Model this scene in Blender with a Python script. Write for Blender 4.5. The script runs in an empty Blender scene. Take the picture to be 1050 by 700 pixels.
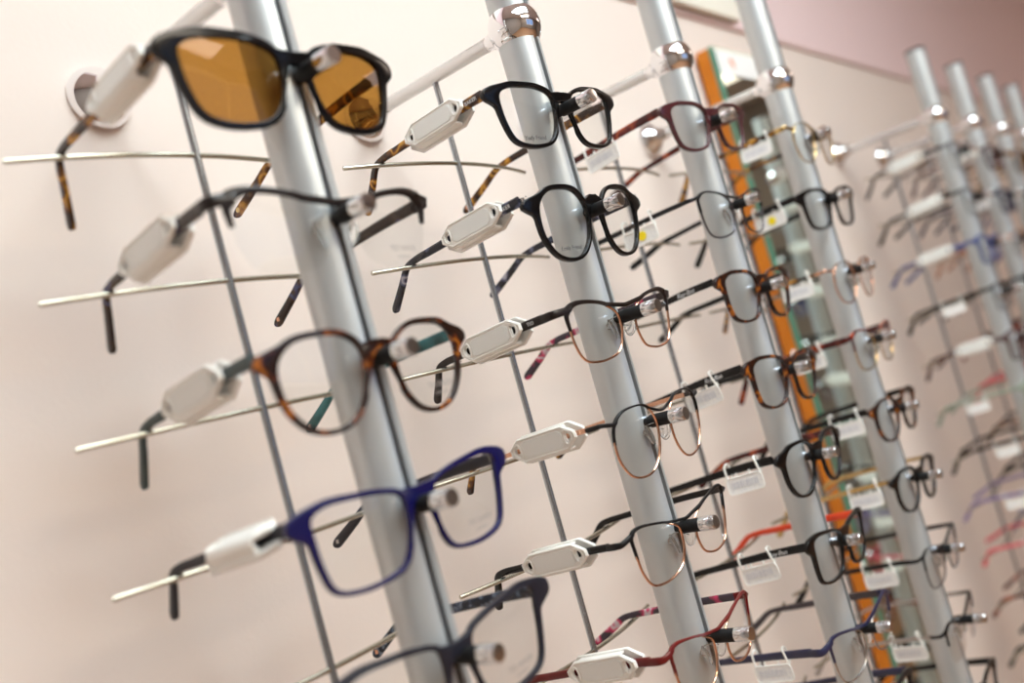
import bpy, bmesh, math, random
from mathutils import Vector, Matrix
random.seed(7)
S = bpy.context.scene
COL = S.collection
PI = math.pi

# ------------------------------------------------------------------ materials
def srgb(r, g, b):
    f = lambda c: ((c/255+.055)/1.055)**2.4 if c > 10 else c/255/12.92
    return (f(r), f(g), f(b), 1)
def mat(name, col, rough=.4, metal=0., coat=0., spec=.5, noise=None, bump=0., trans=0.):
    m = bpy.data.materials.new(name); m.use_nodes = True
    nt = m.node_tree; b = nt.nodes['Principled BSDF']
    b.inputs['Base Color'].default_value = col
    b.inputs['Roughness'].default_value = rough
    b.inputs['Metallic'].default_value = metal
    b.inputs['Coat Weight'].default_value = coat
    b.inputs['Specular IOR Level'].default_value = spec
    b.inputs['Transmission Weight'].default_value = trans
    if noise or bump:
        tc = nt.nodes.new('ShaderNodeTexCoord')
        n = nt.nodes.new('ShaderNodeTexNoise'); nt.links.new(tc.outputs['Object'], n.inputs['Vector'])
        if noise:
            scale, stops, detail = noise
            n.inputs['Scale'].default_value = scale; n.inputs['Detail'].default_value = detail
            r = nt.nodes.new('ShaderNodeValToRGB')
            while len(r.color_ramp.elements) < len(stops): r.color_ramp.elements.new(.5)
            for e, (p, c) in zip(r.color_ramp.elements, stops): e.position = p; e.color = c
            nt.links.new(n.outputs['Fac'], r.inputs['Fac']); nt.links.new(r.outputs['Color'], b.inputs['Base Color'])
        if bump:
            n2 = nt.nodes.new('ShaderNodeTexNoise'); n2.inputs['Scale'].default_value = bump[0]
            nt.links.new(tc.outputs['Object'], n2.inputs['Vector'])
            bp = nt.nodes.new('ShaderNodeBump'); bp.inputs['Strength'].default_value = bump[1]; bp.inputs['Distance'].default_value = .001
            nt.links.new(n2.outputs['Fac'], bp.inputs['Height']); nt.links.new(bp.outputs['Normal'], b.inputs['Normal'])
    return m
def lens_mat(name, tint, ior=.022, rgh=.0):
    m = bpy.data.materials.new(name); m.use_nodes = True; nt = m.node_tree; nt.nodes.clear()
    o = nt.nodes.new('ShaderNodeOutputMaterial'); mx = nt.nodes.new('ShaderNodeMixShader')
    t = nt.nodes.new('ShaderNodeBsdfTransparent'); t.inputs[0].default_value = tint
    g = nt.nodes.new('ShaderNodeBsdfGlossy'); g.inputs['Roughness'].default_value = rgh; g.inputs['Color'].default_value = (.9, .9, 1, 1)
    lw = nt.nodes.new('ShaderNodeLayerWeight'); lw.inputs[0].default_value = .5
    pw = nt.nodes.new('ShaderNodeMath'); pw.operation = 'POWER'; pw.inputs[1].default_value = 4
    f = nt.nodes.new('ShaderNodeMath'); f.operation = 'MULTIPLY_ADD'; f.inputs[1].default_value = .45; f.inputs[2].default_value = ior
    nt.links.new(lw.outputs['Facing'], pw.inputs[0]); nt.links.new(pw.outputs[0], f.inputs[0])
    nt.links.new(f.outputs[0], mx.inputs[0]); nt.links.new(t.outputs[0], mx.inputs[1]); nt.links.new(g.outputs[0], mx.inputs[2])
    nt.links.new(mx.outputs[0], o.inputs[0]); return m
def tort(name, dark, mid, light, scale=55, rough=.2, o=0.):
    return mat(name, dark, rough, coat=.15, spec=.4, noise=(scale, [(.50+o, dark), (.58+o, mid), (.64+o, light), (.69+o, mid), (.74+o, dark)], 1.5))
M = {}
M['alu'] = mat('satin_aluminium', srgb(196, 200, 201), .36, .5, bump=(400, .03))
M['slot'] = mat('slot_grey', srgb(72, 74, 78), .45, .6)
M['chrome'] = mat('polished_chrome', (.86, .86, .88, 1), .05, 1)
M['capchrome'] = mat('satin_chrome', (.74, .74, .74, 1), .16, 1)
M['steel'] = mat('brushed_steel', srgb(176, 181, 186), .25, .95)
M['bar'] = mat('warm_nickel', srgb(196, 192, 176), .25, .95)
M['rubber'] = mat('black_rubber', srgb(20, 20, 21), .5, spec=.3, noise=(300, [(.3, srgb(15, 15, 16)), (.7, srgb(24, 24, 25))], 2))
M['tube'] = mat('white_satin_tube', srgb(226, 226, 226), .2, .7)
M['tagwhite'] = mat('white_plastic', srgb(240, 238, 232), .3, coat=.2)
M['taginner'] = mat('pale_grey_plastic', srgb(232, 233, 229), .4)
M['paper'] = mat('white_label', srgb(244, 243, 240), .5, noise=(500, [(.5, srgb(244, 243, 240)), (.75, srgb(222, 222, 226))], 2))
M['yellow'] = mat('yellow_dot', srgb(250, 225, 10), .5)
M['black'] = mat('gloss_black_acetate', srgb(9, 8, 9), .2, spec=.3, coat=.12)
M['matblack'] = mat('matt_black', srgb(14, 14, 16), .38, spec=.3)
M['charcoal'] = mat('charcoal_matt', srgb(32, 32, 42), .38, spec=.35)
M['navy'] = mat('navy_blue_acetate', srgb(15, 15, 72), .25, coat=.15, spec=.4)
M['navydark'] = mat('dark_navy', srgb(28, 30, 62), .3, coat=.3)
M['teal'] = mat('teal_acetate', srgb(30, 92, 96), .25, noise=(60, [(.4, srgb(22, 78, 82)), (.6, srgb(48, 120, 124))], 2))
M['tealdark'] = mat('dark_teal', srgb(44, 62, 64), .3)
M['darkbrown'] = mat('dark_brown_metal', srgb(26, 17, 14), .3, spec=.35)
M['rose'] = mat('rose_gold', srgb(218, 170, 142), .2, 1)
M['gold'] = mat('pale_gold', srgb(206, 178, 120), .22, 1)
M['silver'] = mat('silver_metal', srgb(180, 178, 176), .25, 1)
M['gun'] = mat('gunmetal', srgb(84, 80, 84), .3, .9)
M['red'] = mat('dark_red_metal', srgb(98, 16, 14), .3, coat=.15, spec=.35)
M['orange'] = mat('orange_red_acetate', srgb(226, 66, 26), .3, coat=.2)
M['pink'] = mat('coral_pink', srgb(214, 84, 98), .3)
M['lilac'] = mat('lilac_acetate', srgb(132, 116, 160), .3)
M['sage'] = mat('sage_green', srgb(146, 158, 142), .35)
M['blue'] = mat('blue_acetate', srgb(66, 78, 132), .3)
M['tortoise'] = tort('brown_tortoise', srgb(36, 18, 12), srgb(86, 40, 18), srgb(180, 104, 30), 90, o=.02)
M['tortoise2'] = tort('amber_tortoise', srgb(48, 28, 16), srgb(112, 70, 24), srgb(206, 148, 50), 70, o=-.06)
M['tortred'] = tort('red_tortoise', srgb(66, 20, 18), srgb(122, 40, 28), srgb(176, 82, 40), 60)
M['burgundy'] = mat('burgundy_acetate', srgb(74, 34, 38), .2, coat=.4)
M['bluetort'] = tort('blue_grey_tortoise', srgb(34, 34, 44), srgb(86, 90, 116), srgb(176, 174, 188), 70)
M['browntemple'] = tort('dark_olive_brown', srgb(48, 36, 30), srgb(72, 56, 44), srgb(76, 80, 118), 60)
M['pinkmix'] = tort('pink_multicolour', srgb(60, 48, 60), srgb(206, 52, 98), srgb(206, 202, 210), 60)
M['bluepattern'] = tort('blue_snake_pattern', srgb(30, 38, 52), srgb(48, 62, 84), srgb(120, 136, 156), 260)
M['clearpl'] = mat('clear_silicone', (.9, .9, .88, 1), .12, trans=.9)
M['lens'] = lens_mat('clear_lens', (.975, .98, .975, 1))
M['sunlens'] = lens_mat('brown_sun_lens', (.66, .47, .215, 1), .02)
M['ink'] = mat('grey_print', srgb(74, 74, 78), .6)
M['palink'] = mat('pale_print', srgb(172, 162, 156), .6)
M['tagink'] = mat('tag_print', srgb(216, 216, 220), .6)
M['whiteink'] = mat('white_print', srgb(225, 225, 225), .5)
M['wall'] = mat('wall_paint', srgb(226, 211, 201), .75, spec=.2, bump=(220, .15))
M['wallup'] = mat('pink_wall_paint', srgb(232, 207, 206), .8, spec=.2, bump=(220, .15))
M['roomwall'] = mat('room_wall_paint', srgb(150, 141, 134), .8, spec=.2)
M['trim'] = mat('trim_pink', srgb(196, 166, 158), .6)
M['ceil'] = mat('ceiling_white', srgb(232, 226, 222), .9)
M['floor'] = mat('wood_floor', srgb(158, 120, 90), .5, noise=(4, [(.3, srgb(150, 112, 82)), (.7, srgb(168, 130, 100))], 4))
M['orangeboard'] = mat('orange_painted_board', srgb(206, 118, 2), .45, noise=(30, [(.3, srgb(202, 114, 0)), (.7, srgb(212, 124, 4))], 3))
M['greenglass'] = mat('green_glass_edge', srgb(86, 140, 116), .12, coat=.6)
M['mirror'] = mat('mirror_silver', (.72, .82, .76, 1), .02, 1)
M['cream'] = mat('cream_board', srgb(236, 230, 216), .6)
M['signblue'] = mat('sign_blue', srgb(96, 104, 168), .5)
M['orangeink'] = mat('orange_mark', srgb(240, 130, 70), .5)
M['diffuser'] = None
def emis(name, col, s):
    m = bpy.data.materials.new(name); m.use_nodes = True; nt = m.node_tree; nt.nodes.clear()
    o = nt.nodes.new('ShaderNodeOutputMaterial'); e = nt.nodes.new('ShaderNodeEmission')
    e.inputs[0].default_value = col; e.inputs[1].default_value = s; nt.links.new(e.outputs[0], o.inputs[0]); return m

# ------------------------------------------------------------------ object helpers
def empty(name, loc, label=None, cat=None, group=None, rot=(0, 0, 0)):
    o = bpy.data.objects.new(name, None); COL.objects.link(o); o.location = loc; o.rotation_euler = rot
    o.empty_display_size = .01
    if label: o['label'] = label
    if cat: o['category'] = cat
    if group: o['group'] = group
    return o
def obj(name, bm, m, parent=None, smooth=True, label=None):
    me = bpy.data.meshes.new(name)
    bmesh.ops.recalc_face_normals(bm, faces=bm.faces)
    bm.to_mesh(me); bm.free()
    for p in me.polygons: p.use_smooth = smooth
    if smooth: me.set_sharp_from_angle(angle=math.radians(38))
    me.materials.append(m)
    o = bpy.data.objects.new(name, me); COL.objects.link(o)
    if parent: o.parent = parent
    if label: o['label'] = label
    return o
def struct(name, bm, m, smooth=False):
    o = obj(name, bm, m, None, smooth); o['kind'] = 'structure'; return o
def box(bm, c, s, bev=0):
    r = bmesh.ops.create_cube(bm, size=1)
    bmesh.ops.scale(bm, vec=s, verts=r['verts']); bmesh.ops.translate(bm, vec=c, verts=r['verts'])
    if bev:
        es = list({e for v in r['verts'] for e in v.link_edges})
        bmesh.ops.bevel(bm, geom=es, offset=bev, segments=2, affect='EDGES', profile=.6)
def cyl(bm, a, b, r1, r2=None, n=24):
    a = Vector(a); b = Vector(b); d = b-a
    q = Vector((0, 0, 1)).rotation_difference(d.normalized()).to_matrix().to_4x4()
    bmesh.ops.create_cone(bm, cap_ends=True, segments=n, radius1=r1, radius2=r1 if r2 is None else r2, depth=d.length,
                          matrix=Matrix.Translation((a+b)/2) @ q)
def lathe(bm, a, axis, prof, n=28):            # prof: (distance along axis, radius)
    a = Vector(a); ax = Vector(axis).normalized(); u = ax.orthogonal().normalized(); v = ax.cross(u)
    rings = []
    for t, r in prof:
        if r < 1e-6: rings.append([bm.verts.new(a+ax*t)])
        else: rings.append([bm.verts.new(a+ax*t+(u*math.cos(2*PI*i/n)+v*math.sin(2*PI*i/n))*r) for i in range(n)])
    for A, B in zip(rings, rings[1:]):
        for i in range(n):
            j = (i+1) % n
            if len(A) == 1 and len(B) == 1: continue
            if len(A) == 1: bm.faces.new((A[0], B[i], B[j]))
            elif len(B) == 1: bm.faces.new((A[i], B[0], A[j]))
            else: bm.faces.new((A[i], B[i], B[j], A[j]))
    for R in (rings[0], rings[-1]):
        if len(R) > 1: bm.faces.new(R)
def sweep(bm, pts, hu, hv, uaxis=(1, 0, 0), n=12, sq=2.0, closed=False):
    """hu, hv: half sizes along the u axis and the one across it, per point or single"""
    P = [Vector(p) for p in pts]; N = len(P)
    if not isinstance(hu, (list, tuple)): hu = [hu]*N
    if not isinstance(hv, (list, tuple)): hv = [hv]*N
    rings = []
    for i in range(N):
        if closed: t = P[(i+1) % N]-P[i-1]
        else: t = P[min(i+1, N-1)]-P[max(i-1, 0)]
        t.normalize(); u = Vector(uaxis); u = (u-t*u.dot(t)).normalized(); v = t.cross(u)
        ring = []
        for k in range(n):
            a = 2*PI*(k+.5)/n; c, s = math.cos(a), math.sin(a)
            cu = math.copysign(abs(c)**(2/sq), c); cv = math.copysign(abs(s)**(2/sq), s)
            ring.append(bm.verts.new(P[i]+u*cu*hu[i]+v*cv*hv[i]))
        rings.append(ring)
    M_ = N if closed else N-1
    for i in range(M_):
        A, B = rings[i], rings[(i+1) % N]
        for k in range(n):
            j = (k+1) % n; bm.faces.new((A[k], B[k], B[j], A[j]))
    if not closed: bm.faces.new(rings[0]); bm.faces.new(rings[-1])
def catmull(ctrl, per=6, closed=True):
    n = len(ctrl); out = []
    rng = range(n) if closed else range(n-1)
    for i in rng:
        g = (lambda k: ctrl[k % n]) if closed else (lambda k: ctrl[max(0, min(n-1, k))])
        p0, p1, p2, p3 = (Vector(g(i-1)), Vector(g(i)), Vector(g(i+1)), Vector(g(i+2)))
        for s in range(per):
            t = s/per
            out.append(.5*((2*p1)+(-p0+p2)*t+(2*p0-5*p1+4*p2-p3)*t*t+(-p0+3*p1-3*p2+p3)*t**3))
    if not closed: out.append(Vector(ctrl[-1]))
    return out
def mesh_from_curve(cu):
    o = bpy.data.objects.new('tmp', cu); COL.objects.link(o)
    dg = bpy.context.evaluated_depsgraph_get(); dg.update()
    me = bpy.data.meshes.new_from_object(o.evaluated_get(dg))
    bpy.data.objects.remove(o); return me
def extrude_outline(loops, ext, bev):
    """flat plate with holes in the x-z plane, thickness along y; returns bmesh"""
    cu = bpy.data.curves.new('c', 'CURVE'); cu.dimensions = '2D'; cu.fill_mode = 'BOTH'
    cu.extrude = ext; cu.bevel_depth = bev; cu.bevel_resolution = 2
    for lp in loops:
        sp = cu.splines.new('POLY'); sp.points.add(len(lp)-1); sp.use_cyclic_u = True
        for q, (x, z) in zip(sp.points, lp): q.co = (x, z, 0, 1)
    me = mesh_from_curve(cu)
    bm = bmesh.new(); bm.from_mesh(me); bpy.data.meshes.remove(me)
    bmesh.ops.rotate(bm, verts=bm.verts, cent=(0, 0, 0), matrix=Matrix.Rotation(PI/2, 3, 'X'))
    return bm
FONT = {}
def text_bm(s, size, ext=.00008, shear=0, space=1.0):
    cu = bpy.data.curves.new('t', 'FONT'); cu.body = s; cu.size = size; cu.extrude = ext; cu.align_x = 'CENTER'; cu.align_y = 'CENTER'
    cu.shear = shear; cu.space_character = space; cu.resolution_u = 3
    me = mesh_from_curve(cu); bm = bmesh.new(); bm.from_mesh(me); bpy.data.meshes.remove(me); return bm

# ------------------------------------------------------------------ layout constants (metres)
SP, X5, D, ZB, RP, YR, BL, BE, ZBAR, H = .22873, 1.30326, .16512, .06583, .0149, .08248, .10264, .01562, -.00303, .075
px = lambda i: i*SP if i < 4 else X5+(i-4)*SP
FLOOR, CEIL = -1.5, 1.15

# ------------------------------------------------------------------ room shell
XL, XR, YF = -1.6, 5.2, -4.0
bm = bmesh.new(); box(bm, ((XL+XR)/2, .07, (FLOOR+.251)/2), (XR-XL, .14, .251-FLOOR)); struct('wall_back', bm, M['wall'])
bm = bmesh.new(); box(bm, ((XL+XR)/2, .073, (CEIL+.251)/2), (XR-XL, .134, CEIL-.251)); struct('wall_back_upper', bm, M['wallup'])
bm = bmesh.new(); box(bm, ((XL+XR)/2, -.001, .2515), (XR-XL, .006, .005), .001); struct('trim_1', bm, M['trim'])
bm = bmesh.new(); box(bm, ((XL+XR)/2, YF/2, FLOOR-.05), (XR-XL+.4, -YF+.4, .1)); struct('floor', bm, M['floor'])
bm = bmesh.new(); box(bm, ((XL+XR)/2, YF/2, CEIL+.05), (XR-XL+.4, -YF+.4, .1)); struct('ceiling', bm, M['ceil'])
bm = bmesh.new(); box(bm, (XL-.05, YF/2, (FLOOR+CEIL)/2), (.1, -YF, CEIL-FLOOR)); struct('wall_left', bm, M['roomwall'])
bm = bmesh.new(); box(bm, (XR+.05, YF/2, (FLOOR+CEIL)/2), (.1, -YF, CEIL-FLOOR)); struct('wall_right', bm, M['roomwall'])
wx0, wx1, wz0, wz1 = .2, 2.6, -.6, .8
bm = bmesh.new()
for (a, b, c, d) in ((XL, wx0, FLOOR, CEIL), (wx1, XR, FLOOR, CEIL), (wx0, wx1, FLOOR, wz0), (wx0, wx1, wz1, CEIL)):
    box(bm, ((a+b)/2, YF-.06, (c+d)/2), (b-a, .12, d-c))
struct('wall_front', bm, M['roomwall'])
bm = bmesh.new()
for (a, b, c, d) in ((wx0, wx1, wz0, wz0+.05), (wx0, wx1, wz1-.05, wz1), (wx0, wx0+.05, wz0, wz1), (wx1-.05, wx1, wz0, wz1), (1.38, 1.42, wz0, wz1)):
    box(bm, ((a+b)/2, YF-.04, (c+d)/2), (b-a, .06, d-c))
struct('invented_window_1', bm, M['tagwhite'])  # out of view, invented to let in bluish light and give reflections
bm = bmesh.new(); box(bm, (2, -.006, FLOOR+.05), (6.6, .012, .1), .003); struct('baseboard_back', bm, M['tagwhite'])

# ceiling light over the glasses, plus two added fill panels
def ceiling_light(x, y, sx, sy, col, s, label):
    r = empty('ceiling_light', (x, y, CEIL), label, 'ceiling light', None)
    b = bmesh.new(); box(b, (0, 0, -.012), (sx, sy, .024), .003); obj('frame', b, M['tagwhite'], r, False)
    b = bmesh.new(); box(b, (0, 0, -.028), (sx-.05, sy-.05, .008)); obj('diffuser', b, emis('lamp_light', col, s), r, False)
ceiling_light(.22, -1.2, 1.4, .9, (.83, .95, 1, 1), 13, 'square ceiling light panel above the nearest glasses column')
ceiling_light(.3, -2.9, 1.6, 1.1, (1, .89, .73, 1), 9.5, 'square ceiling light panel near the shop window')  # fill light added to warm and lift the lower wall
ceiling_light(3.9, -1.6, 1.2, .9, (1, .82, .68, 1), 3.3, 'square ceiling light panel farthest from the camera')  # added fill that brightens the far right of the back wall

# ------------------------------------------------------------------ mirror with orange backing board
mr = empty('wall_mirror', (.872, 0, .193), 'tall mirror on an orange edged board between the two racks', 'mirror')
HM = 1.2
bm = bmesh.new(); box(bm, (.09, -.0135, -HM/2), (.18, .018, HM), .0015); obj('backing_board', bm, M['orangeboard'], mr, False, 'orange board')
bm = bmesh.new(); box(bm, (.09, -.0265, -HM/2), (.18, .007, HM), .001); gl = obj('glass_edge', bm, M['greenglass'], mr, False, 'green tinted glass slab')
bm = bmesh.new(); box(bm, (.09, -.0303, -HM/2), (.174, .0006, HM-.006)); obj('mirror_face', bm, M['mirror'], mr, False)
bm = bmesh.new(); box(bm, (.09, -.0311, -.021), (.172, .0008, .034)); lb = obj('header_label', bm, M['paper'], mr, False, 'white header strip')
bm = bmesh.new(); lathe(bm, (.045, -.0315, -.018), (0, -1, 0), [(0, .005), (.0006, .0045)], 12); box(bm, (.049, -.0318, -.024), (.004, .0006, .007)); obj('orange_mark', bm, M['orangeink'], lb)
for hx in (1.055, 1.085):
    hk = empty('wall_hook', (hx, 0, .19), 'small grey metal hook on the wall right of the mirror top', 'hook', 'hooks right of the mirror')
    b = bmesh.new(); lathe(b, (0, 0, 0), (0, -1, 0), [(0, .009), (.004, .009), (.005, .004)], 16); obj('base', b, M['steel'], hk)
    b = bmesh.new(); sweep(b, catmull([(0, -.004, 0), (0, -.02, -.002), (0, -.03, .004), (0, -.032, .014)], 5, False), .0025, .0025); obj('hook_arm', b, M['gun'], hk)
# sign board above the rack
sg = empty('sign_board', (.1, .004, .262), 'cream sign board with blue lettering high on the wall above the first rack', 'sign')
bm = bmesh.new(); box(bm, (.46, -.008, .13), (.98, .014, .26), .002); sb = obj('board', bm, M['cream'], sg, False)
for q, (x0, w) in enumerate(((.62, .03), (.665, .04), (.72, .03), (.76, .035))):
    b = bmesh.new(); sweep(b, catmull([(x0, -.0155, .035), (x0+w*.3, -.0155, .052), (x0+w*.55, -.0155, .036), (x0+w, -.0155, .05)], 6, False), .0004, .003, (0, 1, 0)); obj('lettering', b, M['signblue'], sg)

# ------------------------------------------------------------------ display columns
PEGS = {}
def column(i, label, pegs, ztop, zlow=-1.25):
    x = px(i)
    root = empty('display_column', (x, -D, FLOOR), label, 'display pole')
    Z = lambda z: z-FLOOR
    n = 56; hw = .0021; dep = .0045
    prof = []
    a0 = math.asin(hw/RP)
    for k in range(n+1):
        a = -PI/2+a0+(2*PI-2*a0)*k/n; prof.append((RP*math.cos(a), RP*math.sin(a)))
    prof += [(-hw, -RP+dep), (hw, -RP+dep)]
    b = bmesh.new(); lo = [b.verts.new((p, q, 0.0)) for p, q in prof]; hi = [b.verts.new((p, q, Z(ztop))) for p, q in prof]
    for k in range(len(lo)):
        j = (k+1) % len(lo); b.faces.new((lo[k], lo[j], hi[j], hi[k]))
    b.faces.new(lo); b.faces.new(hi)
    obj('tube', b, M['alu'], root)
    b = bmesh.new(); box(b, (0, -RP+dep-.001, Z(ztop)/2), (.0040, .0014, Z(ztop)-.01)); obj('slot_strip', b, M['slot'], root, False, 'dark strip in the slot')
    b = bmesh.new(); lathe(b, (0, 0, Z(ztop)), (0, 0, 1), [(-.001, RP+.0005), (.0015, RP+.0006), (.003, RP-.001), (.0035, 0)], 40); obj('end_cap', b, M['gun'], root)
    for zz in (ZB, zlow):
        b = bmesh.new(); lathe(b, (0, 0, Z(zz)), (0, 0, 1), [(.0192*math.sin(a), .0192*math.cos(a)) for a in [math.radians(-50+100*k/16) for k in range(17)]], 48)
        bl = obj('ball_joint', b, M['chrome'], root, True, 'chrome ball')
        b = bmesh.new(); cyl(b, (0, .016, Z(zz)), (0, D-.014, Z(zz)), .0052)
        cb = obj('crossbar', b, M['tube'], root)
        b = bmesh.new(); lathe(b, (0, .0165, Z(zz)), (0, 1, 0), [(0, .0075), (.003, .0075), (.006, .0058), (.009, .0058)], 24); obj('socket', b, M['chrome'], cb)
        b = bmesh.new(); lathe(b, (0, D-.012, Z(zz)), (0, -1, 0), [(-.012, .0205), (-.010, .0207), (-.006, .0195), (-.002, .0165), (.003, .011), (.006, .0085), (.012, .0075), (.016, .0058)], 40)
        obj('wall_flange', b, M['chrome'], root, True, 'chrome domed flange')
    yr = D-YR
    b = bmesh.new(); cyl(b, (0, yr, Z(zlow)), (0, yr, Z(ZB)), .0023, n=14)
    obj('support_rod', b, M['steel'], root)
    for k in range(len(pegs)):
        pts = []
        for q in range(25):
            xx = -BL+2*BL*q/24; pts.append((xx, yr+BE*(xx/BL)**2, Z(-k*H+ZBAR)))
        b = bmesh.new(); sweep(b, pts, .0016, .0016, (0, 0, 1), 10)
        obj('temple_bar', b, M['bar'], root)
    for k, (ty, tz) in enumerate(pegs):
        yt = ty+D; z = Z(tz); PEGS[(i, k)] = (x, ty, tz)
        b = bmesh.new(); lathe(b, (0, 0, z), (0, -1, 0), [(RP-.003, .0036), (RP+.004, .0036), (RP+.004, .0045), (-yt-.0095, .0045), (-yt-.0085, .0040)], 24)
        pg = obj('peg', b, M['rubber'], root, True, 'black rubber sleeved peg')
        b = bmesh.new(); lathe(b, (0, 0, z), (0, -1, 0), [(-yt-.0092, .0040), (-yt-.0090, .0049), (-yt+.0015, .0049), (-yt+.0024, .0044), (-yt+.0026, 0)], 24)
        obj('peg_cap', b, M['capchrome'], pg, True, 'chrome cap')
    return root

# fitted resting pose of each pair: (x,y,z of the bridge), yaw, roll, half width, (peg tip y, z), temple ends
FIT = {
(0,0):((-0.0053,-0.1854,0.0076),-0.016,-0.005,0.0735,(-0.2071,0.0012),[[0.095,-0.0125,0.0151,-0.0381],[0.116,-0.0129,0.0484,-0.0227]]),
(0,1):((-0.0006,-0.1853,-0.0685),-0.011,0.015,0.0716,(-0.2037,-0.0744),[[0.1065,-0.0082,0.0182,-0.0313],[0.1124,-0.0068,0.0389,-0.0252]]),
(0,2):((-0.0004,-0.1849,-0.1434),-0.015,0.022,0.0706,(-0.2062,-0.1489),[[0.1018,-0.0095,0.0224,-0.0305],[0.118,-0.0147,0.0344,-0.0219]]),
(0,3):((-0.0010,-0.1860,-0.2188),-0.028,-0.009,0.0731,(-0.2049,-0.2244),[[0.111,-0.0097,0.0213,-0.0254],[0.1228,-0.0134,0.0406,-0.0218]]),
(0,4):((-0.0050,-0.1874,-0.2963),-0.085,-0.036,0.0768,(-0.2076,-0.3008),[None,[0.1193,-0.0133,0.0307,-0.0186]]),
(1,0):((0.2260,-0.1870,0.0039),-0.035,-0.020,0.0732,(-0.2088,-0.0032),[[0.0985,-0.0094,0.0304,-0.0297],[0.0914,-0.0105,0.0488,-0.0241]]),
(1,1):((0.2286,-0.1872,-0.0697),0.001,-0.004,0.0722,(-0.2070,-0.0765),[[0.0975,-0.009,0.0328,-0.028],[0.0984,-0.011,0.0461,-0.0241]]),
(1,2):((0.2306,-0.1881,-0.1450),-0.021,-0.006,0.0726,(-0.2115,-0.1519),[[0.105,-0.0069,0.0186,-0.0248],[0.1005,-0.01,0.036,-0.0227]]),
(1,3):((0.2338,-0.1908,-0.2204),0.034,-0.007,0.0707,(-0.2090,-0.2255),[[0.1072,-0.007,0.0159,-0.018],[0.1129,-0.008,0.0267,-0.0171]]),
(1,4):((0.2303,-0.1881,-0.2942),-0.015,-0.012,0.0718,(-0.2079,-0.2992),[[0.1046,-0.0055,0.0146,-0.0255],[0.1053,-0.0038,0.0231,-0.0207]]),
(1,5):((0.2294,-0.1887,-0.3698),0.063,0.019,0.0694,(-0.2101,-0.3742),[None,[0.1004,-0.0058,0.0357,-0.0191]]),
(2,0):((0.4553,-0.1874,0.0079),-0.048,-0.027,0.0729,(-0.2044,0.0006),[[0.0901,-0.0074,0.053,-0.0199],[0.0877,-0.0164,0.0448,-0.0151]]),
(2,1):((0.4581,-0.1856,-0.0696),0.000,-0.029,0.0714,(-0.2044,-0.0750),[None,[0.0978,-0.0145,0.0459,-0.0149]]),
(2,2):((0.4572,-0.1870,-0.1429),-0.006,0.028,0.0725,(-0.2050,-0.1507),[None,[0.1103,-0.0095,0.0368,-0.0202]]),
(2,3):((0.4595,-0.1882,-0.2185),-0.009,0.055,0.0722,(-0.2042,-0.2245),[None,None]),
(2,4):((0.4618,-0.1893,-0.2933),0.005,0.020,0.0715,(-0.2060,-0.3001),[None,None]),
(2,5):((0.4619,-0.1907,-0.3686),0.046,0.047,0.0695,(-0.2043,-0.3751),[None,None]),
(2,6):((0.4554,-0.1900,-0.4463),-0.049,-0.009,0.0734,(-0.2072,-0.4504),[None,None]),
(3,0):((0.6909,-0.1892,0.0008),0.035,-0.009,0.0712,(-0.2025,-0.0040),[None,None]),
(3,1):((0.6888,-0.1858,-0.0690),-0.050,-0.024,0.0728,(-0.2038,-0.0722),[None,None]),
(3,2):((0.6895,-0.1885,-0.1474),0.012,-0.030,0.0715,(-0.2062,-0.1508),[None,None]),
(3,3):((0.6885,-0.1888,-0.2199),0.021,-0.007,0.0714,(-0.2054,-0.2253),[None,None]),
(3,4):((0.6898,-0.1900,-0.2935),-0.011,-0.008,0.0721,(-0.2070,-0.3001),[None,None]),
(3,5):((0.6892,-0.1892,-0.3672),-0.004,0.023,0.0715,(-0.2091,-0.3735),[None,None]),
(3,6):((0.6910,-0.1918,-0.4459),0.024,0.005,0.0713,(-0.2090,-0.4499),[None,None]),
(3,7):((0.6863,-0.1916,-0.5192),0.058,0.003,0.0711,(-0.2095,-0.5230),[None,None])}
NROW = {0: 5, 1: 6, 2: 8, 3: 10, 4: 12, 5: 9, 6: 6, 7: 4}
COLNAME = {0: 'nearest aluminium display pole in full view at left, with wall bracket and pegs',
 1: 'second aluminium display pole from the left, sharply focused, with chrome ball',
 2: 'third aluminium display pole from the left, just left of the orange edged mirror',
 3: 'fourth aluminium display pole from the left, standing in front of the mirror',
 4: 'first and nearest pole of the blurred far rack',
 5: 'second pole of the blurred far rack',
 6: 'third pole of the blurred far rack',
 7: 'fourth and farthest pole of the blurred far rack at the right edge'}
for i in range(8):
    pegs = [FIT[(i, k)][4] if (i, k) in FIT else (-D-.042, -k*H) for k in range(NROW[i])]
    column(i, COLNAME[i], pegs, .1727)

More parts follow.
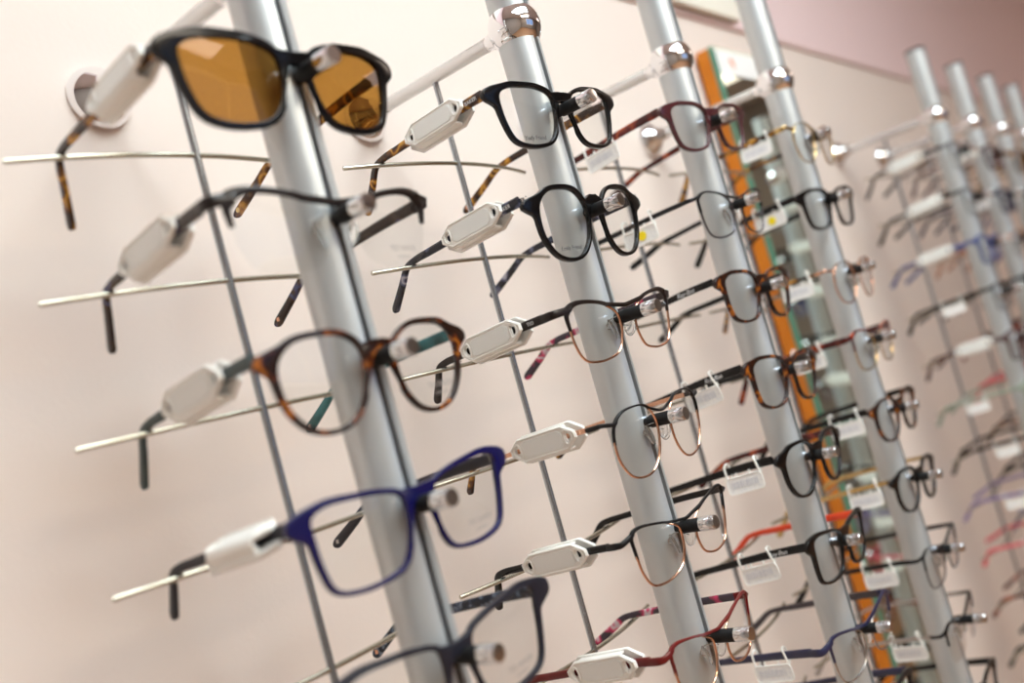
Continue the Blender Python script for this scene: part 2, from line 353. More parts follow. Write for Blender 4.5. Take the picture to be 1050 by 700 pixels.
# ------------------------------------------------------------------ eyeglasses
SHAPES = {
 'square': [(-1,.2),(-.9,.72),(-.45,.95),(.1,1),(.62,.97),(.97,.75),(1,.3),(.9,-.3),(.7,-.78),(.3,-.98),(-.2,-1),(-.62,-.86),(-.88,-.45)],
 'rect': [(-1,.15),(-.93,.68),(-.5,.88),(.1,.97),(.68,1),(1,.82),(1,.35),(.93,-.3),(.76,-.82),(.3,-1),(-.25,-1),(-.7,-.86),(-.93,-.4)],
 'round': [(-1,.12),(-.9,.58),(-.55,.92),(0,1),(.55,.93),(.92,.62),(1,.15),(.9,-.38),(.55,-.84),(0,-1),(-.5,-.88),(-.87,-.45)],
 'panto': [(-.98,.25),(-.85,.7),(-.45,.96),(.1,1),(.6,.92),(.93,.62),(1,.2),(.86,-.4),(.5,-.85),(0,-1),(-.48,-.86),(-.82,-.42)],
 'brow': [(-1,.0),(-.92,.45),(-.52,.78),(.02,.95),(.62,1),(.98,.78),(.98,.3),(.88,-.35),(.65,-.84),(.2,-1),(-.3,-.98),(-.72,-.82),(-.94,-.4)],
 'cat': [(-1,.0),(-.92,.45),(-.5,.72),(.1,.9),(.7,1),(1,.85),(.97,.35),(.85,-.35),(.58,-.85),(.12,-1),(-.35,-.95),(-.75,-.75),(-.95,-.38)],
}
EMB = {(0, 0): ('gold', 0), (0, 1): ('rose', 1), (0, 2): ('silver', 1), (0, 3): ('silver', 1), (0, 4): ('rose', 1), (1, 0): ('rose', 0), (1, 1): ('rose', 0)}
WRAP = 1.25
def wy(x, z): return WRAP*x*x-.10*z
def rim_pt(x, z): return Vector((x, wy(x, z), z))
def outline(sh, cx, cz, hw, hh, per=6): return [(cx+p.x*hw, cz+p.y*hh) for p in catmull([(a, b, 0) for a, b in SHAPES[sh]], per)]
def offs(pts, fn, cx, cz):
    n = len(pts); out = []
    for k in range(n):
        x, z = pts[k]; a = pts[k-1]; b = pts[(k+1) % n]; tx, tz = b[0]-a[0], b[1]-a[1]; L = math.hypot(tx, tz) or 1
        nx, nz = tz/L, -tx/L
        if nx*(x-cx)+nz*(z-cz) < 0: nx, nz = -nx, -nz
        ph = math.degrees(math.atan2(z-cz, x-cx)); t, dx = fn(ph); out.append((x+nx*t+dx, z+nz*t, ph))
    return out
def temple_path(hx, sgn, bend, tip, y0, z0):
    by, bz = y0+bend[0], z0+bend[1]
    inx = -sgn*.002; inx2 = -sgn*.006
    ang = Vector((0, by-y0, bz-z0)).normalized()
    p = [Vector((hx, y0, z0)), Vector((hx+inx*.25, y0+(by-y0)*.25, z0+(bz-z0)*.16)), Vector((hx+inx*.5, y0+(by-y0)*.5, z0+(bz-z0)*.42)),
         Vector((hx+inx*.8, y0+(by-y0)*.8, z0+(bz-z0)*.78)), Vector((hx+inx*.95, y0+(by-y0)*.95, z0+(bz-z0)*.96)),
         Vector((hx+inx, by+tip[0]*.16, bz+tip[1]*.10)), Vector((hx+inx2*.55, by+tip[0]*.45, bz+tip[1]*.42)), Vector((hx+inx2*.8, by+tip[0]*.75, bz+tip[1]*.74)), Vector((hx+inx2, by+tip[0], bz+tip[1]))]
    return catmull(p, 5, False)
def put(name, bm, m, parent, label=None): return obj(name, bm, m, parent, True, label)

def eyeglasses(i, k, sp, label, group):
    """sp: dict(shape, kind acetate|metal|semi, front, rim, temple (left,right), dims)"""
    if (i, k) in FIT:
        (bx, by, bz), yaw, roll, W, _, ends = FIT[(i, k)]
    else:
        r = random.Random(i*31+k)
        bx, by, bz = px(i)+r.uniform(-.003, .003), -.188, -k*H+.0065; yaw = r.uniform(-.04, .04); roll = r.uniform(-.03, .03); W = .0715; ends = [None, None]
        if sp.get('dx'): bx += sp['dx']
    root = empty('eyeglasses', (bx, by, bz), label, 'eyeglasses', group, (0, roll, yaw))
    if sp['kind'] == 'sun': root['category'] = 'sunglasses'
    hw = sp.get('hw', .0262); top = sp.get('top', .0075); bot = sp.get('bot', -.033)
    hh = (top-bot)/2; cz = (top+bot)/2; cx = .0093+hw
    L = outline(sp['shape'], cx, cz, hw, hh)
    th = sp.get('th', .0022)*.62; kind = sp['kind']; ac = kind in ('acetate', 'sun')
    endz = .004
    hx = W-.0022
    if ac:
        ext = W-(cx+hw+th*1.3)
        def fn(ph):
            t = th*(1+.35*max(0, math.cos(math.radians(ph-40)))+.25*max(0, math.cos(math.radians(ph-90))))
            t += .0010*math.exp(-((ph-32)/26)**2)
            dx = ext*math.exp(-(abs(ph-29)/10)**3)
            return t, dx
        O = offs(L, fn, cx, cz)
        O.sort(key=lambda p: -((p[2]+180+0) if p[2] <= 150 else p[2]-180))   # from 150deg down to -210deg
        seq = [p for p in O if p[2] <= 150 and p[2] >= -158] 
        seq.sort(key=lambda p: -p[2])
        zt, zb = sp.get('bt', .0034), -.0022
        s0 = seq[0]; s1 = seq[-1]
        right = [(0, zt), (.0035, zt+.0002)] + [(x, z) for x, z, _ in seq] + [(s1[0]-.0006, s1[1]+.004), (.0067, -.0085), (.0052, -.0042), (.0028, zb)]
        # keep the nose side of the rim between lens and peg
        inner = [(x, z) for x, z, ph in O if ph < -158]
        loop = right + [(-x, z) for x, z in reversed(right)]
        loop2 = []
        for p in loop:
            if not loop2 or math.hypot(p[0]-loop2[-1][0], p[1]-loop2[-1][1]) > 1e-5: loop2.append(p)
        if math.hypot(loop2[0][0]-loop2[-1][0], loop2[0][1]-loop2[-1][1]) < 1e-5: loop2.pop()
        hole = L; hole2 = [(-x, z) for x, z in L]
        b = extrude_outline([loop2, hole, hole2], .0012, .0006)
        for v in b.verts: v.co.y += wy(v.co.x, v.co.z)
        bmesh.ops.remove_doubles(b, verts=b.verts, dist=1e-6)
        put('front_frame', b, M[sp['front']], root)
        if sp.get('studs', True) and i < 3:
            for sg_ in (-1, 1):
                b = bmesh.new()
                for q in (0, 1): lathe(b, (sg_*(W-.0045+.0), wy(W, .0)-.0019, .0052-q*.0022), (0, -1, 0), [(0, .0006), (.0003, .0005)], 8)
                put('stud', b, M['silver'], root)
    else:
        brow = kind == 'brow'
        r0 = .0009
        tp = [(x, z, math.degrees(math.atan2(z-cz, x-cx))) for x, z in L]
        upper = sorted([p for p in tp if 8 <= p[2] <= 136], key=lambda p: -p[2])
        lower = [p for p in tp if p[2] <= 12 or p[2] >= 130]
        lower.sort(key=lambda p: -(p[2] if p[2] <= 12 else p[2]-360))
        bh = sp.get('browh', .0016)
        arch = [(0, .0004), (.0035, .0008)]
        epz = .0045
        for sgn in ((1, -1),):
            P = []; T = []
            half = [(x, z) for x, z in arch]+[(x, z+bh*.5) for x, z, _ in upper if _ > 32]
            full = [(-x, z) for x, z in reversed(half)] + half[1:]
            b = bmesh.new()
            pts = [rim_pt(x, z) for x, z in full]; n_ = len(pts)
            hv = [bh*(.55+.75*abs(2*q/(n_-1)-1)**3+.25*(1-abs(2*q/(n_-1)-1))**4) for q in range(n_)]
            sweep(b, pts, .0013, hv, (0, 1, 0), 10, 2.6)
            # end pieces sweep out from the rim to the hinge
            for s in (1, -1):
                x1, z1 = half[-1]
                e = catmull([(s*half[-3][0], wy(half[-3][0], half[-3][1]), half[-3][1], ), (s*x1, wy(x1, z1), z1), (s*(W-.003), wy(W, 0)+.0002, epz-.001), (s*(W-.0006), wy(W, 0)+.004, epz-.0012), (s*(W-.0016), wy(W, 0)+.011, epz-.0015)], 5, False)
                sweep(b, e, .0013, [bh*1.1+(max(bh*1.1, .0034*sp.get('tw', 1) if sp.get('fat') else .0017)-bh*1.1)*min(1, q/(len(e)-1)*1.3) for q in range(len(e))], (0, 1, 0) if False else (1, 1, 0), 10, 2.6)
                # drop along the outer side of the rim
                o_ = sorted([p for p in tp if 4 <= p[2] <= 36], key=lambda p: -p[2])
                sweep(b, [rim_pt(s*x, z) if False else Vector((s*x, wy(x, z), z)) for x, z, _ in o_], .0013, [bh*1.2*(1-.6*q/(len(o_)-1)) for q in range(len(o_))], (0, 1, 0), 10)
            put('brow_bar', b, M[sp['front']], root)
        if kind != 'semi':
            for s in (-1, 1):
                b = bmesh.new(); sweep(b, [Vector((s*x, wy(x, z), z)) for x, z, _ in lower], r0, .00085, (0, 1, 0), 8)
                put('lower_rim', b, M[sp['rim']], root)
        for s in (-1, 1):
            b = bmesh.new()
            a = Vector((s*.0112, wy(.0112, -.006)+.001, -.006)); c = Vector((s*.0105, .0078, -.0135))
            sweep(b, catmull([a, a+Vector((0, .006, -.001)), c+Vector((s*.001, .004, .002)), c+Vector((s*.0006, .001, 0))], 5, False), .0004, .0004, (1, 0, 0), 8)
            ar = put('nose_pad_arm', b, M['silver'], root)
            b = bmesh.new(); bmesh.ops.create_uvsphere(b, u_segments=16, v_segments=10, radius=1)
            for v in b.verts: v.co = Vector((v.co.x*.0011, v.co.y*.0042, v.co.z*.0076))
            bmesh.ops.rotate(b, verts=b.verts, cent=(0, 0, 0), matrix=Matrix.Rotation(s*.3, 3, 'Y') @ Matrix.Rotation(s*.5, 3, 'Z'))
            bmesh.ops.translate(b, verts=b.verts, vec=c)
            put('nose_pad', b, M['clearpl'], root)
    # lenses
    for s in (-1, 1):
        b = bmesh.new(); R = [0, .35, .7, 1.0]; n = len(L); layers = []
        for dy in (-.0004, .0004):
            rings = []
            for f in R:
                bulge = -.0016*(1-f*f)
                if f == 0: rings.append([b.verts.new((s*cx, wy(cx, cz)+bulge+dy, cz))]); continue
                g = f*(1.012 if f == 1 else 1)
                rings.append([b.verts.new((s*(cx+(x-cx)*g), wy(cx+(x-cx)*g, cz+(z-cz)*g)+bulge+dy, cz+(z-cz)*g)) for x, z in L])
            for A, B in zip(rings, rings[1:]):
                for q in range(n):
                    j = (q+1) % n
                    b.faces.new((A[0], B[q], B[j]) if len(A) == 1 else (A[q], B[q], B[j], A[j]))
            layers.append(rings[-1])
        for q in range(n):
            j = (q+1) % n; b.faces.new((layers[0][q], layers[1][q], layers[1][j], layers[0][j]))
        ln = put('lens', b, M['sunlens' if kind == 'sun' else 'lens'], root)
        pr = sp.get('print')
        if pr and pr[0] == s:
            for txt, size, tx, tz, ink in pr[1]:
                b = text_bm(txt, size, .00005)
                bmesh.ops.rotate(b, verts=b.verts, cent=(0, 0, 0), matrix=Matrix.Rotation(PI/2, 3, 'X'))
                bmesh.ops.translate(b, verts=b.verts, vec=(s*tx, 0, tz))
                for v in b.verts:
                    f2 = min(1, (((abs(v.co.x)-cx)/hw)**2+((v.co.z-cz)/hh)**2))
                    v.co.y += wy(v.co.x, v.co.z)-.0016*(1-f2)-.0008
                put('lens_print', b, M[ink], ln)
    # temples
    tl, tr = sp['temple']
    y0 = wy(W, 0)+(.0025 if ac else .010); z0 = .0033
    for s, tm, en in ((-1, tl, ends[0]), (1, tr, ends[1])):
        # the temple ends come down on the bar: bar y and z in this pair's own frame
        wx_ = bx+s*hx; dxp = wx_-px(i)
        bary = -YR+BE*(dxp/BL)**2; barz = -k*H+ZBAR
        c, sn = math.cos(yaw), math.sin(yaw)
        hy_w = by+sn*s*hx+c*y0; hz_w = bz+z0-math.sin(roll)*s*hx
        dyb = bary+.003-hy_w; dzb = barz+.0016+.0026-hz_w
        tip = (en[2], en[3]) if en else ((.024, -.028) if s < 0 else (.040, -.022))
        if not en: tip = (tip[0]+random.uniform(-.006, .006), tip[1]+random.uniform(-.004, .004))
        tip = (tip[0]-.001, tip[1])
        path = temple_path(s*hx, s, (dyb, dzb), tip, y0, z0)
        # undo yaw so that the temples run straight back to the bar
        path = [Vector((p.x+(p.y-y0)*math.tan(yaw)*1.0, p.y, p.z+math.sin(roll)*s*hx*0)) for p in path]
        n = len(path)
        if ac or sp.get('fat'):
            a_, m_, e_ = .0036, .0024, .0034
            hu = [.0016]*n
        else:
            a_, m_, e_ = .0017, .0014, .0026
            hu = [.0009 if q < n*.5 else .0014 for q in range(n)]
        if sp.get('tw'): a_ *= sp['tw']
        hv = []
        for q in range(n):
            t = q/(n-1)
            w = a_+(m_-a_)*min(1, t/.55) if t < .55 else m_+(e_-m_)*min(1, (t-.55)/.4)
            if q == n-1: w *= .45
            if q == n-2: w *= .85
            hv.append(w)
        sec = sp.get('tipmat')
        cut = int(n*.5)
        if sec:
            b = bmesh.new(); sweep(b, path[:cut+1], hu[:cut+1], hv[:cut+1], (1, 0, 0), 12, 3.2); tp_ = put('temple', b, M[tm], root)
            b = bmesh.new(); sweep(b, path[cut-1:], [h*1.25 for h in hu[cut-1:]], [h*1.1 for h in hv[cut-1:]], (1, 0, 0), 12, 3.0); put('temple_tip', b, M[sec], tp_, 'differently coloured end sleeve')
        else:
            b = bmesh.new(); sweep(b, path, hu, hv, (1, 0, 0), 12, 3.2); tp_ = put('temple', b, M[tm], root)
        if s == 1 and i < 2 and (i, k) in EMB:
            e0, e1 = path[-2], path[-3]; dv = (e0-e1).normalized(); cpt = e1.lerp(e0, .2)-dv*.002
            nr = Vector((-1, 0, 0)); nr = (nr-dv*nr.dot(dv)).normalized(); b = bmesh.new()
            lathe(b, cpt+nr*hu[-3]*.9, nr, [(0, .0019), (.0004, .0018), (.0005, .0012)], 4 if EMB[(i, k)][1] else 16)
            put('emblem', b, M[EMB[(i, k)][0]], tp_, 'small metallic emblem near the tip')
        if ac and i < 4:
            b = bmesh.new(); box(b, (s*(hx-.0022), y0-.0005, z0), (.0022, .0045, .0042), .0004); put('hinge', b, M['silver'], root)
        tt = sp.get('ttext')
        if tt and s == -1:
            txt, size, dist, ink, sh = tt
            b = text_bm(txt, size, .00006, sh)
            # lettering runs towards the hinge on the outer face
            q = path[0]+(path[8]-path[0]).normalized()*dist
            dirv = (path[0]-path[8]).normalized(); nrm = Vector((-1, 0, 0)); up = nrm.cross(dirv).normalized()
            mt = Matrix((dirv, up, nrm)).transposed().to_4x4(); mt.translation = q+Vector((-.00168 if (ac or sp.get('fat')) else -.001, 0, 0))
            b.transform(mt); put('temple_print', b, M[ink], tp_)
        if s == -1 and sp.get('tag'): hang_tag(i, k, sp['tag'], root, path, y0, sp)
    return root

# ------------------------------------------------------------------ tags
TAGN = []
def oct_loop(a, b, cut, cy=0, cz=0):
    return [(cy-a, cz-b+cut), (cy-a+cut*1.5, cz-b), (cy+a-cut*1.5, cz-b), (cy+a, cz-b+cut), (cy+a, cz+b-cut), (cy+a-cut*1.5, cz+b), (cy-a+cut*1.5, cz+b), (cy-a, cz+b-cut)]
def hang_tag(i, k, tg, gl, path, y0, sp):
    kind, dist, dz, roll, label = tg
    # point on the temple at that distance
    acc = 0; P = path[0]; dirv = (path[1]-path[0]).normalized()
    for a, b in zip(path, path[1:]):
        L = (b-a).length
        if acc+L >= dist: P = a+(b-a)*((dist-acc)/L); dirv = (b-a).normalized(); break
        acc += L
    mw = Matrix.Translation(gl.location) @ gl.rotation_euler.to_matrix().to_4x4()
    Pw = mw @ P; dw = (mw.to_3x3() @ dirv).normalized()
    # local axes: X towards the hinge along the temple, Y outwards-facing normal, Z up
    xa = -dw; nn = Vector((-1, 0, 0)); nn = (nn-xa*nn.dot(xa)).normalized(); up = nn.cross(xa).normalized()
    R3 = Matrix((xa, -nn, up)).transposed() @ Matrix.Rotation(roll, 3, 'X')
    if kind == 'lozenge':
        root = empty('security_tag', Pw, label, 'security tag', 'white security tags clamped on temples')
        root.rotation_euler = R3.to_euler()
        A = .030
        def halfmoon(cx, s, z0_=0):
            return [(cx+s*.0036*math.cos(t)*(1 if math.cos(t) > 0 else .2), z0_+.0036*math.sin(t)) for t in [2*PI*q/14 for q in range(14)]]
        b = extrude_outline([oct_loop(A-.002, .0078, .0058), halfmoon(.0205, 1), halfmoon(-.0205, -1)], .0003, .0005)
        bmesh.ops.translate(b, verts=b.verts, vec=(0, -.0032, 0)); obj('front_shell', b, M['tagwhite'], root)
        b = bmesh.new(); lp = oct_loop(.0178, .0058, .002); lo = [b.verts.new((x, -.0040, z)) for x, z in lp]; hi = [b.verts.new((x*.97, -.0045, z*.95)) for x, z in lp]
        for q in range(8): b.faces.new((lo[q], lo[(q+1) % 8], hi[(q+1) % 8], hi[q]))
        b.faces.new(hi); obj('inner_plate', b, M['taginner'], root, False, 'pale grey plate')
        b = bmesh.new()
        for s in (-1, 1):
            pts = [(s*(.0205+.0046*math.cos(t)*(1 if math.cos(t) > 0 else .35)), -.0042, .0046*math.sin(t)) for t in [2*PI*q/18 for q in range(18)]]
            sweep(b, pts, .0006, .0006, (0, 1, 0), 8, closed=True)
        lp = [(x, -.0040, z) for x, z in oct_loop(A-.0026, .0073, .0056)]
        dense = []
        for q in range(8):
            a0 = Vector(lp[q]); a1 = Vector(lp[(q+1) % 8])
            for t in range(4): dense.append(a0.lerp(a1, t/4))
        sweep(b, dense, .0007, .0006, (0, 1, 0), 8, closed=True)
        obj('raised_edge', b, M['tagwhite'], root)
        b = extrude_outline([oct_loop(A, .0092, .0062, 0, -.0012)], .0008, .0006)
        bmesh.ops.translate(b, verts=b.verts, vec=(0, .0042, 0)); obj('back_shell', b, M['tagwhite'], root)
        b = bmesh.new(); box(b, (0, .0005, -.0085), (.040, .0075, .0018), .0007); box(b, (0, .0005, .0068), (.036, .0075, .0014), .0006); obj('spine', b, M['tagwhite'], root)
    else:
        root = empty('price_tag', Pw, label, 'price tag', 'clip-on price tags hanging from temples')
        root.rotation_euler = R3.to_euler()
        hl, z1, z0 = .0165, -.0062, -.0195
        def rr(a, zlo, zhi, r):
            pts = []
            for (cx_, cz_, t0) in ((a-r, zhi-r, 0), (-a+r, zhi-r, 90), (-a+r, zlo+r, 180), (a-r, zlo+r, 270)):
                for q in range(5):
                    t = math.radians(t0+q*22.5); pts.append((cx_+r*math.cos(t), cz_+r*math.sin(t)))
            return pts
        yy = -.0034
        b = extrude_outline([rr(hl, z0, z1, .003)], .0003, .0003); bmesh.ops.translate(b, verts=b.verts, vec=(0, yy, 0)); obj('label_plate', b, M['paper'], root)
        b = bmesh.new()
        sweep(b, [(x, yy-.0004, z) for x, z in rr(hl, z0, z1, .003)], .0008, .0007, (0, 1, 0), 8, closed=True)
        for s in (-1, 1):
            xs = s*(hl-.001)
            sweep(b, catmull([(xs, yy, z1-.001), (xs-s*.001-.001, yy, .003), (xs-s*.002-.001, yy+.001, .0058), (xs-s*.002-.001, .001, .0066), (xs-s*.002-.001, .0034, .0045), (xs-s*.002-.001, .0036, -.003), (xs-s*.0015, .0012, -.0064), (xs-s*.001, yy+.0006, -.0072)], 5, False), .0009, .0007, (1, 0, 0), 8)
            xi = s*.0062; sweep(b, [(xi, yy, z1-.001), (xi, yy, z1+.0035)], .0008, .0006, (1, 0, 0), 8)
        obj('clip_frame', b, M['tagwhite'], root)
        if kind == 'dot':
            b = bmesh.new(); lathe(b, (.002, yy-.0009, -.0125), (0, -1, 0), [(0, .0041), (.0003, .0041)], 24); obj('yellow_sticker', b, M['yellow'], root, True, 'round yellow sticker')
        elif kind == 'clip' and i < 4:
            b = bmesh.new()
            rr_ = random.Random(k)
            x = -hl+.004
            while x < hl-.005:
                w = rr_.choice((.0004, .0007, .0010)); box(b, (x, yy-.0008, -.0125), (w, .0002, .0055)); x += w+rr_.choice((.0006, .0009))
            obj('bar_code', b, M['tagink'], root, False)
    return root

TED = (1, [('TED BAKER', .0042, .040, -.024, 'palink'), ('LONDON', .0023, .040, -.0285, 'palink')])
def sp(shape, kind, front, temple, **kw):
    d = dict(shape=shape, kind=kind, front=front, temple=temple if isinstance(temple, tuple) else (temple, temple), rim=kw.pop('rim', 'silver')); d.update(kw); return d
LZ = lambda dist, roll, what: ('lozenge', dist, 0, roll, 'white security tag on the left temple of '+what)
CL = lambda dist, what, kind='clip': (kind, dist, 0, random.uniform(-.15, .1), 'white price tag '+('with yellow dot ' if kind == 'dot' else '')+'clipped on '+what)
G1, G2, G3, G4 = ('glasses on the nearest pole', 'glasses on the second pole', 'glasses on the third pole', 'glasses on the fourth pole')
SPEC = {
(0,0): (sp('square','sun','black','tortoise2', hw=.0272, top=.0085, bot=-.0335, th=.0034, tag=LZ(.033, -.25, 'the brown lensed sunglasses')), 'black sunglasses with brown lenses and tortoiseshell temples, top of the nearest pole'),
(0,1): (sp('brow','semi','darkbrown','browntemple', hw=.0270, top=.0062, bot=-.0330, browh=.0029, fat=1, print=TED, tag=LZ(.046, -.1, 'the dark half rim glasses')), 'dark brown half rim glasses, second down on the nearest pole'),
(0,2): (sp('panto','acetate','tortoise',('tealdark','teal'), hw=.0255, top=.0095, bot=-.0360, th=.0021, print=TED, tag=LZ(.049, 0, 'the round tortoiseshell glasses with teal temples')), 'round tortoiseshell glasses with teal temples, third down on the nearest pole'),
(0,3): (sp('rect','acetate','navy','charcoal', hw=.0270, top=.0085, bot=-.0335, th=.0020, print=TED, tag=LZ(.038, -1.15, 'the navy blue glasses, seen nearly edge on')), 'navy blue rectangular glasses with dark temples, fourth down on the nearest pole'),
(0,4): (sp('rect','acetate','charcoal',('charcoal','bluepattern'), hw=.0272, top=.0110, bot=-.0335, th=.0024, print=TED), 'charcoal square glasses cut off by the bottom frame edge on the nearest pole'),
(1,0): (sp('square','acetate','black','tortoise2', hw=.0262, top=.0075, bot=-.0320, th=.0023, print=(-1, [('Yody Friend', .0042, .036, -.0275, 'ink')]), ttext=('BAKER', .0036, .009, 'whiteink', 0), tag=LZ(.043, -.15, 'the square black glasses')), 'black square glasses with tortoiseshell temples, topmost on the second pole'),
(1,1): (sp('round','acetate','black','bluetort', hw=.0250, top=.0090, bot=-.0380, th=.0022, print=(-1, [('Emily Friend', .0042, .035, -.031, 'ink')]), ttext=('BAKER', .0036, .012, 'whiteink', 0), tag=LZ(.041, -.1, 'the black round glasses on the second pole')), 'black round glasses with blue grey mottled temples, second down on the second pole'),
(1,2): (sp('brow','brow','darkbrown',('darkbrown','pinkmix'), rim='rose', hw=.0262, top=.0065, bot=-.0325, browh=.0021, fat=1, tw=.85, ttext=('TED', .0032, .010, 'whiteink', 0), tag=LZ(.045, 0, 'the black browed glasses with copper lower rims')), 'black browed glasses with copper coloured lower rims, third down on the second pole'),
(1,3): (sp('round','brow','matblack','rose', rim='rose', hw=.0252, top=.0085, bot=-.0370, browh=.0011, tipmat='tortoise2', tag=LZ(.036, .1, 'the round copper glasses')), 'round black and copper metal glasses, fourth down on the second pole'),
(1,4): (sp('cat','brow','matblack','black', rim='rose', hw=.0258, top=.0085, bot=-.0315, browh=.0014, fat=1, tw=.68, tag=LZ(.044, .1, 'the thin black cat-eye glasses')), 'thin black metal glasses with copper lower rims, fifth down on the second pole'),
(1,5): (sp('cat','brow','red',('red','pinkmix'), rim='rose', hw=.0258, top=.0080, bot=-.0310, browh=.0015, fat=1, tw=.8, tag=LZ(.037, .1, 'the dark red glasses')), 'dark red metal glasses with pink patterned temple, lowest on the second pole'),
(2,0): (sp('square','acetate','burgundy','tortred', hw=.0262, top=.0075, bot=-.0310, th=.0019, tag=CL(.062, 'the burgundy glasses on the third pole')), 'burgundy glasses with red tortoiseshell temples, topmost on the third pole'),
(2,1): (sp('brow','brow','matblack','matblack', rim='gun', hw=.0262, top=.0075, bot=-.0310, browh=.0012, fat=1, tw=.55, tag=CL(.043, 'the thin black third pole glasses', 'dot')), 'thin black topped glasses with fine grey rims, second down on the third pole'),
(2,2): (sp('square','acetate','tortoise','black', hw=.0258, top=.0075, bot=-.0330, th=.0019, tw=.85, ttext=('Ray-Ban', .0052, .026, 'whiteink', .25)), 'square tortoiseshell glasses with plain black temples, third down on the third pole'),
(2,3): (sp('square','acetate','tortoise','black', hw=.0258, top=.0075, bot=-.0330, th=.0019, ttext=('Ray-Ban', .0052, .026, 'whiteink', .25), tag=CL(.040, 'the lower pair of tortoiseshell glasses on the third pole')), 'square tortoiseshell glasses with black logo temples, fourth down on the third pole'),
(2,4): (sp('panto','acetate','black',('black','tortred'), hw=.0250, top=.0085, bot=-.0340, th=.0022, tag=CL(.027, 'the rounded thick black glasses on the third pole')), 'rounded thick black glasses, fifth down on the third pole'),
(2,5): (sp('rect','acetate','black',('black','orange'), hw=.0258, top=.0075, bot=-.0310, th=.0021, ttext=('Ray-Ban', .0052, .024, 'whiteink', .25), tag=CL(.044, 'the black glasses with one orange temple')), 'black square glasses with an orange red inner temple, sixth down on the third pole'),
(2,6): (sp('cat','brow','navydark',('navydark','gun'), rim='silver', hw=.0262, top=.0085, bot=-.0320, browh=.0020, fat=1, tag=CL(.036, 'the navy half rim glasses')), 'navy topped half rim glasses, seventh down on the third pole'),
(2,7): (sp('square','acetate','matblack','navydark', hw=.0258), 'dark glasses at the bottom edge of the photo on the third pole'),
(3,0): (sp('panto','brow','gold','tortoise2', rim='gold', hw=.0245, top=.0080, bot=-.0330, browh=.0007, fat=1, tw=.8, tag=CL(.024, 'the thin gold glasses')), 'thin gold wire glasses with mottled temples, topmost on the fourth pole'),
(3,1): (sp('square','acetate','black','black', hw=.0250, top=.0075, bot=-.0310, th=.0022, tag=CL(.029, 'the thick black fourth pole glasses', 'dot')), 'thick black square glasses, second down on the fourth pole'),
(3,2): (sp('round','brow','rose','tortoise2', rim='rose', hw=.0245, top=.0080, bot=-.0340, browh=.0008, tag=CL(.022, 'the round copper glasses on the fourth pole')), 'round copper metal glasses, third down on the fourth pole'),
(3,3): (sp('brow','brow','tortred','tortred', rim='gold', hw=.0258, top=.0080, bot=-.0320, browh=.0018, fat=1, tag=CL(.033, 'the brown browed gold glasses')), 'brown browed glasses with gold rims, fourth down on the fourth pole'),
(3,4): (sp('round','acetate','tortoise','black', hw=.0245, top=.0080, bot=-.0330, th=.0020, tag=CL(.022, 'the rounded tortoiseshell glasses on the fourth pole')), 'rounded dark tortoiseshell glasses, fifth down on the fourth pole'),
(3,5): (sp('round','acetate','black','gold', hw=.0245, top=.0080, bot=-.0330, th=.0020, tw=.6, tag=CL(.024, 'the round black glasses with gold temples')), 'round black glasses with gold temples, sixth down on the fourth pole'),
(3,6): (sp('brow','brow','matblack','matblack', rim='gun', hw=.0258, top=.0080, bot=-.0320, browh=.0011, fat=1, tw=.6, tag=CL(.031, 'the thin black glasses seventh down the fourth pole')), 'thin black metal glasses, seventh down on the fourth pole'),
(3,7): (sp('brow','semi','black','silver', rim='silver', hw=.0258, top=.0080, bot=-.0310, browh=.0016, tw=1.4, tag=CL(.025, 'the black half rim glasses eighth down the fourth pole')), 'black half rim glasses with silver temples, eighth down on the fourth pole'),
(3,8): (sp('rect','acetate','black','black', hw=.0250, tag=CL(.03, 'the black glasses ninth down the fourth pole')), 'black rectangular glasses, ninth down on the fourth pole'),
(3,9): (sp('square','acetate','navydark','tortoise2', hw=.0250), 'dark navy glasses, tenth down on the fourth pole'),
}
GRP = {0: G1, 1: G2, 2: G3, 3: G4}
for (i, k), (s_, lb) in SPEC.items(): eyeglasses(i, k, s_, lb, GRP[i])

# far rack
ORD = ['top', 'second', 'third', 'fourth', 'fifth', 'sixth', 'seventh', 'eighth', 'ninth', 'tenth', 'eleventh', 'twelfth']
POLE = {4: 'first', 5: 'second', 6: 'third', 7: 'fourth'}
CW = {'burgundy': 'burgundy', 'blue': 'blue', 'navydark': 'navy', 'tortred': 'red tortoiseshell', 'tortoise': 'brown tortoiseshell', 'sage': 'sage green', 'matblack': 'black', 'lilac': 'lilac', 'pink': 'coral pink', 'darkbrown': 'dark brown', 'gun': 'grey metal', 'rose': 'copper metal', 'gold': 'gold metal', 'black': 'glossy black', 'tortoise2': 'amber tortoiseshell', 'teal': 'teal'}
FAR = {4: ['gun', 'darkbrown', 'blue', 'darkbrown', 'burgundy', 'sage', 'darkbrown', 'lilac', 'pink', 'tortred', 'matblack', 'darkbrown'],
       5: ['burgundy', 'navydark', 'rose', 'matblack', 'tortred', 'pink', 'tortoise', 'matblack', 'blue'],
       6: ['tortoise2', 'navydark', 'rose', 'black', 'burgundy', 'gun'],
       7: ['gold', 'blue', 'tortoise', 'matblack']}
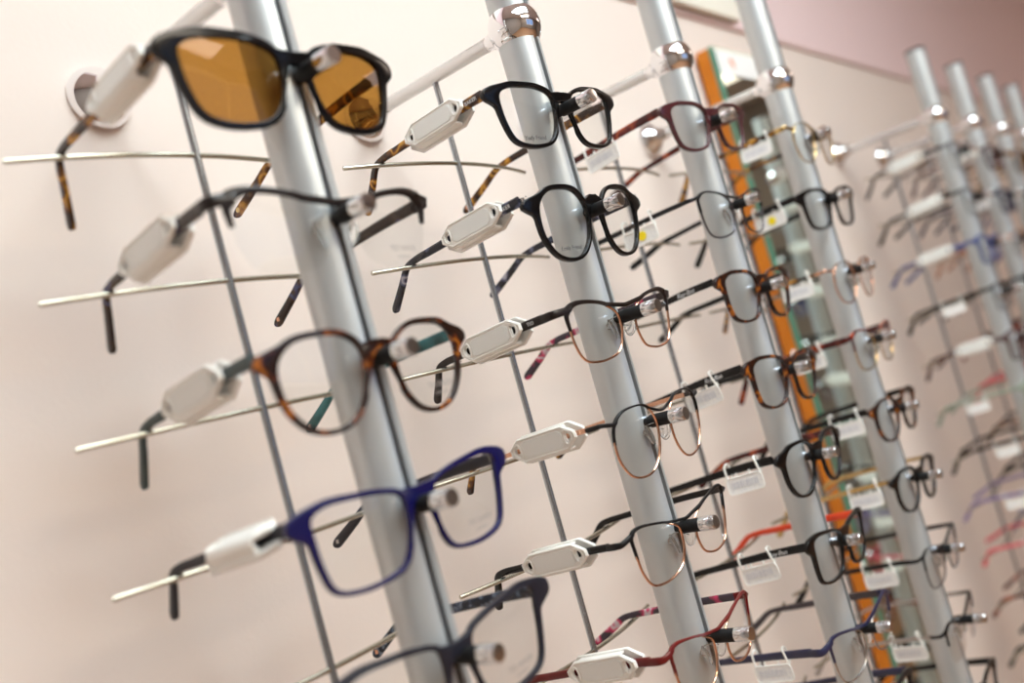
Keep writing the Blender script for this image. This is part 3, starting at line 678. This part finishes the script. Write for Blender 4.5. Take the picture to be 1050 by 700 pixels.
FTAG = {(4,0): ('lozenge', .053), (4,1): ('lozenge', .042), (4,2): ('lozenge', .058), (4,3): ('clip', .046), (4,4): ('lozenge', .042), (4,5): ('clip', .064), (4,6): ('clip', .032), (4,7): ('clip', .050), (4,8): ('clip', .04),
        (5,0): ('lozenge', .03), (5,1): ('clip', .03), (5,2): ('clip', .03), (6,1): ('lozenge', .03), (5,4): ('clip', .03)}
for i in (4, 5, 6, 7):
    for k, c in enumerate(FAR[i]):
        metal = c in ('gun', 'rose', 'gold', 'darkbrown')
        shp = ['square', 'panto', 'rect', 'round', 'brow', 'cat'][(i*5+k*3) % 6]
        where = '%s pair on the %s pole of the far rack' % (ORD[k], POLE[i])
        tg = None
        if (i, k) in FTAG:
            kd, ds = FTAG[(i, k)]
            tg = (kd, ds, 0, 0, ('white security tag' if kd == 'lozenge' else 'white price tag')+' on the '+where)
        s_ = sp(shp, 'brow' if metal else 'acetate', c, c, rim='gun' if c == 'darkbrown' else 'silver', hw=.0252, tag=tg, fat=1, tw=.8, studs=False)
        eyeglasses(i, k, s_, CW[c]+' eyeglasses, '+where, 'glasses on the far rack')

# ------------------------------------------------------------------ world, camera
w = bpy.data.worlds.new('World'); S.world = w; w.use_nodes = True
nt = w.node_tree; bg = nt.nodes['Background']
bg.inputs[0].default_value = (.42, .6, 1, 1); bg.inputs[1].default_value = .6

rows = [[0.6129291699320945, -0.742581311249714, -0.2699830158156664], [-0.12153744920966612, 0.24901953545504815, -0.9608422968423449], [0.7807345778726197, 0.6217413185114383, 0.06237989876329081]]
cam = bpy.data.cameras.new('camera'); co = bpy.data.objects.new('camera', cam); COL.objects.link(co); S.camera = co
r, d, f = (Vector(v) for v in rows)
mt = Matrix((r, -d, -f)).transposed().to_4x4(); mt.translation = (-.34231, -.54104, -.18967); co.matrix_world = mt
cam.sensor_width = 36; cam.sensor_fit = 'HORIZONTAL'; cam.lens = 1007.54*36/1050; cam.clip_start = .02; cam.clip_end = 50
cam.dof.use_dof = True; cam.dof.focus_distance = .68; cam.dof.aperture_fstop = 3.2; cam.dof.aperture_blades = 9
S.view_settings.view_transform = 'Standard'; S.view_settings.look = 'None'; S.view_settings.gamma = 1; S.view_settings.exposure = .33
S.cycles.transparent_max_bounces = 96
S.cycles.max_bounces = 12
S.view_settings.use_curve_mapping = False
